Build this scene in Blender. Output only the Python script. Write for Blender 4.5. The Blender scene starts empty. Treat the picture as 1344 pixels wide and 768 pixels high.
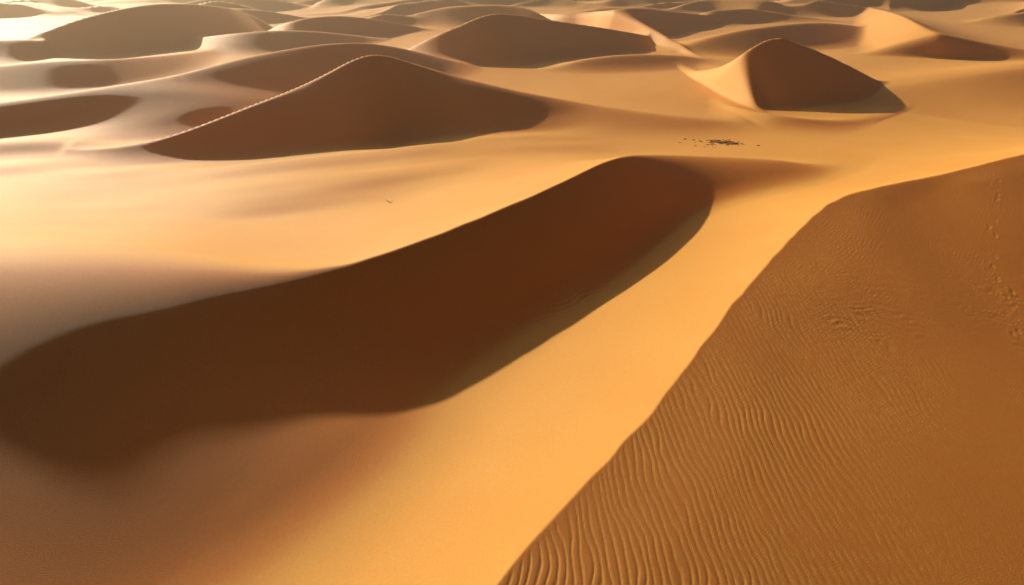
import bpy, math, numpy as np
from mathutils import Vector
H=20.0; F=896.0; TH=math.atan(444/896)
cs,sn=math.cos(TH),math.sin(TH)
def P(u,v,z):
    a=(u-672)/F; b=-(v-384)/F
    dy=cs+b*sn; dz=-sn+b*cs
    t=(z-H)/dz
    return (a*t,dy*t,z)
rng=np.random.default_rng(7)
NR,NC=1400,1600
yy=1.5+ (np.exp(np.linspace(math.log(9),math.log(3500),NR))-6)
aa=np.linspace(-1.25,1.25,NC)
Y=np.repeat(yy[:,None],NC,1); X=aa[None,:]*(Y+9)
X=X.ravel(); Y=Y.ravel()
_perm=rng.random((256,256))
def vnoise(x,y):
    xi=np.floor(x).astype(np.int64); yi=np.floor(y).astype(np.int64)
    fx=x-xi; fy=y-yi
    fx=fx*fx*fx*(fx*(fx*6-15)+10); fy=fy*fy*fy*(fy*(fy*6-15)+10)
    a=_perm[xi&255,yi&255]; b=_perm[(xi+1)&255,yi&255]; c=_perm[xi&255,(yi+1)&255]; d=_perm[(xi+1)&255,(yi+1)&255]
    return (a*(1-fx)+b*fx)*(1-fy)+(c*(1-fx)+d*fx)*fy-0.5
def smax(a,b,k):
    h=np.maximum(k-np.abs(a-b),0)/k
    return np.maximum(a,b)+h*h*k*0.25
def sstep(a,b,x):
    t=np.clip((x-a)/(b-a),0,1); return t*t*(3-2*t)
def catmull(pts,n):
    p=np.array(pts,float); p=np.vstack([2*p[0]-p[1],p,2*p[-1]-p[-2]])
    out=[]
    for i in range(1,len(p)-2):
        for t in np.arange(n)/n:
            out.append(.5*((2*p[i])+(-p[i-1]+p[i+1])*t+(2*p[i-1]-5*p[i]+4*p[i+1]-p[i+2])*t*t+(-p[i-1]+3*p[i]-3*p[i+1]+p[i+2])*t**3))
    out.append(p[-2]); return np.array(out)
def gsm(a,sig):
    r=int(sig*3)+1; kx=np.arange(-r,r+1); kk=np.exp(-kx*kx/(2*sig*sig)); kk/=kk.sum()
    return np.convolve(np.pad(a,r,mode='reflect',reflect_type='odd'),kk,mode='valid')
U_=( .62,-.785)
wx=vnoise(X/23,Y/23)+.3*vnoise(X/9,Y/9); wy=vnoise(X/23+50,Y/23+9)
Z=1.2*vnoise(X/40+3,Y/30)+.35*vnoise(X/15,Y/19+7)
Z*=np.clip((Y-15)/60,0,1)
def mound(cx,cy,ax,L,W,h):
    ux,uy=math.cos(ax),math.sin(ax)
    s=(X-cx)*ux+(Y-cy)*uy; n=-(X-cx)*uy+(Y-cy)*ux
    return h*np.exp(-(s/L)**2-(n/W)**2)
# long foot of sand falling gently to the trough beside the main ridge
q=(X+3.4)*-.9+(Y-27.3)*.45-.2
sp=2.0*np.logaddexp(0,q/2.0)
Z+=3.3*np.tanh(.285*sp/3.3)*(1-sstep(32,58,Y))
Z+=mound(-9.8,24.5,.35,9,6.5,.98)+mound(-15.5,20.0,.5,6,5,.2)-mound(-25,14,.3,9,8,.6)+mound(2.4,33,.9,4,2.4,.6)
Z+=mound(4.6,38.0,1.0,3.2,1.7,.8)
def dune(pts,k=1.0,p=1.4,sm=4,warp=0.0,sw=.25,jit=0.0):
    """pts rows: x,y,z,tan_lee,round,Lw ; lee on the right hand of the line"""
    global Z
    c=catmull(pts,20)
    o=c[0,:2].copy(); e=c[-1,:2]-o; Ln=math.hypot(*e); e/=Ln; nrm=np.array([-e[1],e[0]])
    s=(c[:,:2]-o)@e; nn=(c[:,:2]-o)@nrm
    od=np.argsort(s); s=s[od]; nn=nn[od]; at=c[od,2:]
    S=np.linspace(0,Ln,401)
    nn=gsm(np.interp(S,s,nn),sm); A=[gsm(np.interp(S,s,at[:,j]),sm) for j in range(4)]
    sl=np.gradient(gsm(nn,25),S); cp=1/np.sqrt(1+sl**2)
    if jit:
        S2=np.linspace(0,Ln,3001); nz=gsm(rng.normal(size=3001),14); nz/=nz.std()
        nz2=gsm(rng.normal(size=3001),45); nz2/=nz2.std()
        nj=np.interp(S2,S,nn)+jit*nz+2*jit*nz2
    else: S2,nj=S,nn
    R=c[:,5].max()*2.8+14
    m=np.nonzero((X>c[:,0].min()-R)&(X<c[:,0].max()+R)&(Y>c[:,1].min()-R)&(Y<c[:,1].max()+R))[0]
    if len(m)==0: return
    x=X[m]-o[0]+wx[m]*warp; y=Y[m]-o[1]+wy[m]*warp
    ss=x*e[0]+y*e[1]; n_=x*nrm[0]+y*nrm[1]
    q=n_-np.interp(ss,S,nn)
    if jit:
        g=np.exp(-(q/1.5)**2); q=q*(1-g)+(n_-np.interp(ss,S2,nj))*g
    ss=ss+sw*wx[m]*np.minimum(np.abs(q),25)
    d=q*np.interp(ss,S,cp)
    zc,tl,rd,lw=[np.interp(ss,S,a) for a in A]
    rd=np.maximum(rd,.02); lw=np.maximum(lw,2)
    dd=np.sqrt(d*d+rd*rd)-rd
    lee=zc-tl*dd
    wind=(zc+k)*np.exp(-(dd/lw)**p)-k
    v=np.where(d<0,lee,wind)
    ev=sstep(0,.04*Ln,ss)*(1-sstep(.96*Ln,Ln,ss))
    v=v*ev-(1-ev)*k*1.5 if ev.min()<1 else v
    Z[m]=smax(Z[m],v,k)
def D(rows,**kw):
    dune([P(r[0],r[1],r[2])+tuple(r[3:]) for r in rows],**kw)
def far(n,y0,y1,W0,W1,h0,h1,sp):
    for i in range(n):
        y=y0+(rng.random()**sp)*(y1-y0); x=(rng.random()*2-1)*(y*.95+20)
        W=rng.uniform(W0,W1)*(1+y/1200); hh=rng.uniform(h0,h1)*(1+y/2000)
        an=rng.normal(.25,.3); cv=rng.uniform(.05,.3)
        ex,ey=math.cos(an),math.sin(an); pk=rng.uniform(-.3,.3); pts=[]
        for s in np.linspace(-1,1,7):
            b=cv*W*(1-s*s)+rng.normal(0,.04)*W
            pts.append((x+ex*s*W-ey*b, y+ey*s*W+ex*b, (hh+2)*(1-min(1,abs((s-pk*(1-s*s))))**1.5)-2.5,rng.uniform(.5,.68),.1,rng.uniform(.4,.6)*W))
        dune(pts,k=2.2,p=1.05,warp=12)
rng=np.random.default_rng(21)
far(150,275,1700,40,95,4.5,8.5,1.2)
far(170,225,900,18,42,3,6,1.3)
# mid field
D([(-30,80,-1,.6,.3,14),(60,41,5,.62,.2,16),(130,18,8.2,.64,.15,22),(210,5,9.5,.65,.15,25),(290,9,7.6,.65,.2,22),(335,22,3.5,.6,.2,18),(380,45,-1,.6,.2,14)],k=1.2,p=1.08)
D([(330,52,-1,.6,.2,12),(378,29,4.6,.6,.2,14),(440,21,5.5,.62,.2,16),(500,27,3.6,.6,.2,14),(560,38,.6,.6,.2,12),(610,50,-1,.6,.2,12)],k=1.2,p=1.1)
D([(505,82,-1,.62,.1,12),(550,57,3.5,.65,.1,14),(597,36,6.5,.66,.08,18),(650,18,8.8,.66,.06,22),(720,26,7.0,.66,.1,20),(800,38,4.6,.66,.2,16),(865,50,1.5,.65,.3,14),(910,60,-1,.6,.3,14)],k=1.6,p=1.04,sm=3)
D([(735,42,-1,.6,.2,12),(775,24,5,.62,.2,14),(825,11,7,.62,.2,18),(890,16,4.8,.6,.2,16),(960,24,1.6,.6,.2,14),(1000,32,-1,.6,.2,12)],k=1.2,p=1.1)
D([(1130,8,-1,.6,.2,12),(1175,18,5,.6,.3,14),(1225,42,5,.55,.4,16),(1290,62,3.5,.5,.6,16),(1340,80,2,.45,.6,16),(1420,95,-1,.45,.6,14)],k=1.2,p=1.1)
D([(1060,138,-1,.16,4,12),(1190,110,1.2,.2,3,14),(1344,88,3,.25,2,18),(1500,70,4,.3,1,18),(1700,65,-1,.3,1,18)],k=1.8)
D([(860,75,-1,.4,1,14),(930,50,3,.4,.8,14),(1000,36,4.5,.45,.5,16),(1080,30,4,.45,.6,16),(1150,38,-1,.4,1,14)],k=1.5,p=1.15)
D([(700,100,-1,.35,.8,9),(760,80,1.6,.4,.6,9),(830,72,2.2,.4,.6,10),(900,74,1.2,.35,.8,9),(940,84,-1,.3,1,9)],k=1.2)
D([(-400,110,-1,.36,2,12),(-100,94,2.5,.42,1.2,12),(70,80,4,.47,.5,13),(180,76,3.2,.45,.6,13),(330,62,-1,.36,1.5,12)],k=1.6,p=1.1)
D([(-300,74,-1,.4,1,14),(-120,62,3,.45,.8,14),(20,52,4,.48,.4,14),(130,60,1,.45,1,12),(200,66,-1,.4,1,12)],k=1.4,p=1.1)
D([(200,60,-1,.4,.5,12),(290,46,3.5,.48,.4,14),(380,40,4.2,.48,.4,14),(460,46,2,.46,.8,12),(520,55,-1,.4,.8,12)],k=1.4,p=1.1)
D([(-460,170,-1,.3,1.5,20),(-200,155,2,.34,1.5,18),(0,138,3,.40,1.0,18),(200,104,5,.44,.7,18),(330,74,6.5,.47,.4,18),(440,57,7,.48,.2,18),(520,62,5,.45,.6,16),(640,92,-1,.3,1.5,16)],k=1.5,p=1.1)
D([(918,124,-1,.7,.1,8),(946,99,2.9,.75,.06,9),(976,70,6.5,.78,.05,11),(1018,50,8.4,.78,.06,13),(1062,62,7,.78,.1,12),(1110,84,4.5,.75,.15,10),(1152,106,1.5,.7,.2,8),(1185,122,-1,.6,.3,8)],k=1.0,p=1.06,sm=4,sw=.1)
D([(925,128,-.8,.3,.3,5),(962,140,.7,.3,.3,6),(1005,149,1.1,.28,.3,6),(1065,157,.8,.26,.4,6),(1120,161,.2,.22,.4,5),(1170,163,-.8,.2,.4,5)],k=.8,p=1.1)
D([(60,214,-1,.55,.2,6),(110,202,.3,.58,.08,6),(200,176,2.2,.62,.05,8),(310,138,4.5,.64,.05,9),(420,95,7.2,.64,.04,10),(484,71,8.8,.64,.06,13),(540,82,7.4,.62,.5,14),(620,105,5.2,.54,1,14),(730,130,2.5,.42,1.8,13),(880,155,.8,.36,2,12),(1000,170,-1,.36,2,12)],k=2.2,p=1.02,sm=4,sw=.12)
# gentle swells on the broad windward slope
cx_,sx_=math.cos(.35),math.sin(.35)
xr=X*cx_+Y*sx_; yr=-X*sx_+Y*cx_
Z+=(1.9*vnoise(xr/30+4,yr/9)+.8*vnoise(xr/13,yr/4.5+3))*sstep(42,54,Y)*(1-sstep(78,110,Y))*(1-sstep(0,14,X))
# foreground
D([(-900,336,7,.55,5.5,22),(-300,340,7.3,.57,5.5,22),(0,343,7.2,.59,5.2,18),(200,349,6.3,.61,4,17),(340,357,5.4,.645,1.7,17),(440,351,5,.66,.2,19),(530,325,5.1,.68,.04,21),(640,282,5.6,.68,.03,21),(730,243,6,.68,.03,21),(785,216,6.1,.68,.04,20),(820,205,5.8,.66,.2,18),(858,204,4.8,.55,1,15),(920,206,3.8,.4,2,12),(1020,211,3.0,.3,2,12),(1100,222,1.2,.25,2,12),(1170,230,-2,.2,2,12)],k=2.0,p=1.03,sw=.06,sm=4,jit=.025)
BROW=[(650,768,3.2,.205,.02,9),(760,645,3.5,.205,.02,10),(850,545,3.8,.205,.02,12),(905,475,4.1,.205,.02,13),(955,410,4.3,.205,.02,14),(1005,350,4.5,.205,.02,14),(1060,290,4.8,.21,.02,14),(1105,260,5,.22,.02,14),(1160,244,5.2,.22,.02,14),(1240,228,5.4,.22,.03,15),(1344,202,5.6,.22,.04,15),(1480,170,5.6,.22,.1,14),(1700,150,5,.22,.1,14)]
BP=[(-15,-7,2.6,.205,.02,8),(-8,3,2.8,.205,.02,8)]+[P(r[0],r[1],r[2])+tuple(r[3:]) for r in BROW]
dune(BP,k=1.2,p=1.01,sw=.03,sm=2,jit=.035)
# wind ripples
m=np.nonzero((Y<75))[0]
x=X[m]; y=Y[m]
cb=np.array([q[:2] for q in BP])
xc=np.interp(y,cb[:,1],cb[:,0])
r0=x-xc
Z[m]+=.2*vnoise(x/7+2,y/9)*sstep(0,5,r0)
wr=x*1.0+y*.08+.6*vnoise(x/2.2,y/2.6)+.18*vnoise(x/.5,y/1.1)+.05*vnoise(x/.2,y/.5)
ph=2*math.pi*wr/.28
r=-np.exp(-((np.mod(ph,2*math.pi)-math.pi)/.9)**2)
mk=sstep(0,.3,r0)*(1-sstep(3,19,r0))*(1-sstep(22,48,y))*np.clip(.95+.8*vnoise(x/2.5,y/3),.4,1.3)
wr2=x*.8+y*.5+.6*vnoise(x/2+5,y/2)+.1*vnoise(x/.4,y/.4)
r2=np.sin(2*math.pi*wr2/.24)
mk2=sstep(0,.5,r0)*np.clip(.6+1.3*vnoise(x/4+9,y/5),0.15,1)*(1-sstep(38,60,y))
lee_patch=np.exp(-((x-18.2)/3.2)**2-((y-31)/3.5)**2)+np.exp(-((x-27)/3)**2-((y-33)/5)**2)
wr3=x*.25+y*1.0+.9*vnoise(x/1.4,y/1.2)+.2*vnoise(x/.4,y/.4)
Z[m]+=.0165*r*mk+.005*r2*mk2+.018*np.sin(2*math.pi*wr3/.45)*lee_patch*np.clip(.6+1.5*vnoise(x/1.3,y/1.3+4),0,1)
# faint ripples on the toe of the slip face
wr4=x*.55-y*.8+.5*vnoise(x/1.5,y/1.5); tp=np.exp(-((x-2.6)/2.6)**2-((y-37)/3)**2)
Z[m]+=.010*np.sin(2*math.pi*wr4/.4)*tp
# faint half-buried track on the far slope
for k_ in range(30):
    t=k_/29; fx=35.6-9.6*t+.5*math.sin(t*9); fy=49-18*t
    fx+=.1*(-1)**k_+rng.normal(0,.15); fy+=rng.normal(0,.2)
    if rng.random()<.25: continue
    w=np.nonzero((np.abs(x-fx)<1)&(np.abs(y-fy)<1))[0]
    d2=(x[w]-fx)**2+((y[w]-fy)/1.4)**2
    Z[m[w]]+=rng.uniform(.3,1)*(-.035*np.exp(-d2/.014)+.01*np.exp(-(np.sqrt(d2)-.19)**2/.006))
ZG=Z.reshape(NR,NC)
def ground(x,y):
    r=int(np.argmin(np.abs(yy-y))); c=int(round((x/(yy[r]+9)+1.25)/2.5*(NC-1))); return float(ZG[r,c])
# ---------- mesh
co=np.empty((NR*NC,3),np.float32); co[:,0]=X; co[:,1]=Y; co[:,2]=Z
i=np.arange(NR-1)[:,None]*NC+np.arange(NC-1)[None,:]
q=np.stack([i,i+1,i+1+NC,i+NC],-1).reshape(-1,4).astype(np.int32)
me=bpy.data.meshes.new('sand_dunes')
me.vertices.add(len(co)); me.vertices.foreach_set('co',co.ravel())
me.loops.add(q.size); me.loops.foreach_set('vertex_index',q.ravel())
me.polygons.add(len(q)); me.polygons.foreach_set('loop_start',np.arange(0,q.size,4,dtype=np.int32))
me.update(calc_edges=True)
me.polygons.foreach_set('use_smooth',np.ones(len(q),bool))
ob=bpy.data.objects.new('sand_dunes',me); bpy.context.collection.objects.link(ob)
mat=bpy.data.materials.new('sand'); mat.use_nodes=True; nt=mat.node_tree; N=nt.nodes; L=nt.links
bs=N['Principled BSDF']; bs.inputs['Roughness'].default_value=.62
bs.inputs['Specular IOR Level'].default_value=.26
bs.inputs['Specular Tint'].default_value=(1,.85,.6,1)
tc=N.new('ShaderNodeTexCoord')
n1=N.new('ShaderNodeTexNoise'); n1.inputs['Scale'].default_value=.12; n1.inputs['Detail'].default_value=6
L.new(tc.outputs['Object'],n1.inputs['Vector'])
cr=N.new('ShaderNodeValToRGB'); cr.color_ramp.elements[0].position=.3; cr.color_ramp.elements[1].position=.7
cr.color_ramp.elements[0].color=(.94,.42,.075,1); cr.color_ramp.elements[1].color=(.98,.48,.10,1)
L.new(n1.outputs['Fac'],cr.inputs['Fac'])
# painted shade: darker, redder base colour on slopes turned from the sun
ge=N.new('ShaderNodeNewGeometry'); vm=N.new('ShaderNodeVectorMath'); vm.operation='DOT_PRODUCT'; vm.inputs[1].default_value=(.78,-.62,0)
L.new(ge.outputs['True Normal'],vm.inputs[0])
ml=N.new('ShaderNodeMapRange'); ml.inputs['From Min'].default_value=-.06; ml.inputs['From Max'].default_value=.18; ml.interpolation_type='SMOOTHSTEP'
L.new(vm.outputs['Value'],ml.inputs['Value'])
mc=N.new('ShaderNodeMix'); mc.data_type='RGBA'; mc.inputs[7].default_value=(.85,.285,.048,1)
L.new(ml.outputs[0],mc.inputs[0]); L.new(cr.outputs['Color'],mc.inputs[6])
# distance haze put into the base colour: sand turns paler far out
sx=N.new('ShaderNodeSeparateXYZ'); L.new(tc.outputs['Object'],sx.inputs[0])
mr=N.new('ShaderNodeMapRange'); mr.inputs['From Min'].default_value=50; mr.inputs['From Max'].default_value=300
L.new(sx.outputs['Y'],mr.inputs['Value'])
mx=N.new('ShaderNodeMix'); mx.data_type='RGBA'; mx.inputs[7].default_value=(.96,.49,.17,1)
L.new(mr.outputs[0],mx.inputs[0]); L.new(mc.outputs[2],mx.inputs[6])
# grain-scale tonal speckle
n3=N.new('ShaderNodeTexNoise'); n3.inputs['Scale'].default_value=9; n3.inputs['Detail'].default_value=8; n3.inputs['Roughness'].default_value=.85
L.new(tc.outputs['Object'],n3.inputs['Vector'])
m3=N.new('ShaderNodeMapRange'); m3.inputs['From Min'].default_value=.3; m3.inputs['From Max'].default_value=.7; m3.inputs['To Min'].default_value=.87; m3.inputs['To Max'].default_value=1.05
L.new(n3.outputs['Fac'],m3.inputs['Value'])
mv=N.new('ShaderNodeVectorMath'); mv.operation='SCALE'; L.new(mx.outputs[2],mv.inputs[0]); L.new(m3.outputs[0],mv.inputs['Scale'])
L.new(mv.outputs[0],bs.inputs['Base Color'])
n2=N.new('ShaderNodeTexNoise'); n2.inputs['Scale'].default_value=22; n2.inputs['Detail'].default_value=6; n2.inputs['Roughness'].default_value=.8
L.new(tc.outputs['Object'],n2.inputs['Vector'])
bp=N.new('ShaderNodeBump'); bp.inputs['Strength'].default_value=.8; bp.inputs['Distance'].default_value=.045
L.new(n2.outputs['Fac'],bp.inputs['Height']); L.new(bp.outputs['Normal'],bs.inputs['Normal'])
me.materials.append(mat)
# ---------- crusted rock outcrop
def mkmat(name,c0,c1,sc=3):
    m=bpy.data.materials.new(name); m.use_nodes=True; n=m.node_tree.nodes; l=m.node_tree.links
    b=n['Principled BSDF']; b.inputs['Roughness'].default_value=.9
    t=n.new('ShaderNodeTexNoise'); t.inputs['Scale'].default_value=sc; t.inputs['Detail'].default_value=6
    r=n.new('ShaderNodeValToRGB'); r.color_ramp.elements[0].color=c0; r.color_ramp.elements[1].color=c1
    l.new(t.outputs['Fac'],r.inputs['Fac']); l.new(r.outputs['Color'],b.inputs['Base Color']); return m
import bmesh
from mathutils import noise as mn
def blob(bm,c,s,seed):
    r=bmesh.ops.create_icosphere(bm,subdivisions=3,radius=1)
    for v in r['verts']:
        n=mn.noise(v.co*1.7+Vector((seed*3.1,0,0)))+.5*mn.noise(v.co*4+Vector((0,seed,0)))
        v.co=v.co*(1+.5*n); v.co.z=max(v.co.z,-.4)
        v.co=Vector((v.co.x*s[0],v.co.y*s[1],v.co.z*s[2]))+c
bm=bmesh.new()
for j in range(65):
    big=j<8
    if big: x=24.4+rng.normal(0,.8); y=79.3+rng.normal(0,.55); s=rng.uniform(.22,.42)
    else: x=23.8+rng.normal(0,1.7); y=79+rng.normal(0,1.0); s=rng.uniform(.05,.14)
    blob(bm,Vector((x,y,ground(x,y)+s*.06)),(s*1.6,s,s*.42),j)
m_=bpy.data.meshes.new('rock_outcrop'); bm.to_mesh(m_); bm.free()
m_.materials.append(mkmat('weathered_rock',(.28,.11,.035,1),(.48,.22,.08,1)))
bpy.context.collection.objects.link(bpy.data.objects.new('rock_outcrop',m_))
# ---------- dry twig lying on the sand
def tube(bm,pts,rad):
    rings=[]
    for k,(p,r) in enumerate(zip(pts,rad)):
        a=Vector(pts[min(k+1,len(pts)-1)])-Vector(pts[max(k-1,0)]); a.normalize()
        s=a.cross(Vector((0,0,1))).normalized(); t=a.cross(s)
        rings.append([bm.verts.new(Vector(p)+(s*math.cos(w)+t*math.sin(w))*r) for w in [i*math.pi/3 for i in range(6)]])
    for A_,B_ in zip(rings,rings[1:]):
        for i in range(6): bm.faces.new((A_[i],A_[(i+1)%6],B_[(i+1)%6],B_[i]))
bm=bmesh.new(); tx,ty=-10.2,54.2; tz=ground(tx,ty)
tube(bm,[(tx-.35,ty+.3,tz+.16),(tx-.15,ty+.12,tz+.12),(tx,ty,tz+.07),(tx+.2,ty-.2,tz+.05),(tx+.32,ty-.3,tz-.02)],[.01,.018,.025,.022,.018])
tube(bm,[(tx,ty,tz+.07),(tx-.1,ty-.15,tz+.16),(tx-.2,ty-.2,tz+.22)],[.016,.012,.007])
tube(bm,[(tx+.15,ty-.15,tz+.05),(tx+.25,ty+.0,tz+.14),(tx+.3,ty+.15,tz+.2)],[.014,.01,.006])
m_=bpy.data.meshes.new('dry_twig'); bm.to_mesh(m_); bm.free()
m_.materials.append(mkmat('dry_wood',(.07,.04,.025,1),(.2,.12,.07,1),20))
bpy.context.collection.objects.link(bpy.data.objects.new('dry_twig',m_))
# ---------- dusty air lying over the dune field
bm=bmesh.new(); bmesh.ops.create_cube(bm,size=1)
for v in bm.verts: v.co=Vector((v.co.x*5000,v.co.y*4400+2240,v.co.z*90+25))
m_=bpy.data.meshes.new('haze'); bm.to_mesh(m_); bm.free()
hm=bpy.data.materials.new('dusty_air'); hm.use_nodes=True; hn=hm.node_tree.nodes
hn.remove(hn['Principled BSDF']); vs=hn.new('ShaderNodeVolumePrincipled')
vs.inputs['Color'].default_value=(1,.8,.56,1); vs.inputs['Density'].default_value=.001; vs.inputs['Anisotropy'].default_value=.7
hm.node_tree.links.new(vs.outputs[0],hn['Material Output'].inputs['Volume'])
m_.materials.append(hm); bpy.context.collection.objects.link(bpy.data.objects.new('haze',m_))
# ---------- light
el=math.radians(23.5)
d=Vector((U_[0]*math.cos(el),U_[1]*math.cos(el),-math.sin(el)))
sl=bpy.data.lights.new('sun','SUN'); sl.energy=5; sl.angle=math.radians(.9); sl.color=(1,.88,.67)
so=bpy.data.objects.new('sun',sl); so.rotation_euler=d.to_track_quat('-Z','Y').to_euler(); bpy.context.collection.objects.link(so)
w=bpy.data.worlds.new('World'); bpy.context.scene.world=w; w.use_nodes=True
sk=w.node_tree.nodes.new('ShaderNodeTexSky'); sk.sky_type='NISHITA'; sk.sun_disc=False; sk.sun_elevation=el
sk.air_density=.6; sk.dust_density=3; sk.ozone_density=1
sk.sun_rotation=math.atan2(-U_[0],-U_[1])
bg=w.node_tree.nodes['Background']; bg.inputs['Strength'].default_value=.05
w.node_tree.links.new(sk.outputs[0],bg.inputs['Color'])
cam=bpy.data.cameras.new('camera'); co_=bpy.data.objects.new('camera',cam); bpy.context.collection.objects.link(co_)
co_.location=(0,0,H); co_.rotation_euler=(math.pi/2-TH,0,0)
cam.sensor_width=36; cam.lens=F/1344*36; cam.clip_end=8000
sc=bpy.context.scene; sc.camera=co_
sc.view_settings.view_transform='Standard'; sc.view_settings.look='None'; sc.view_settings.exposure=0
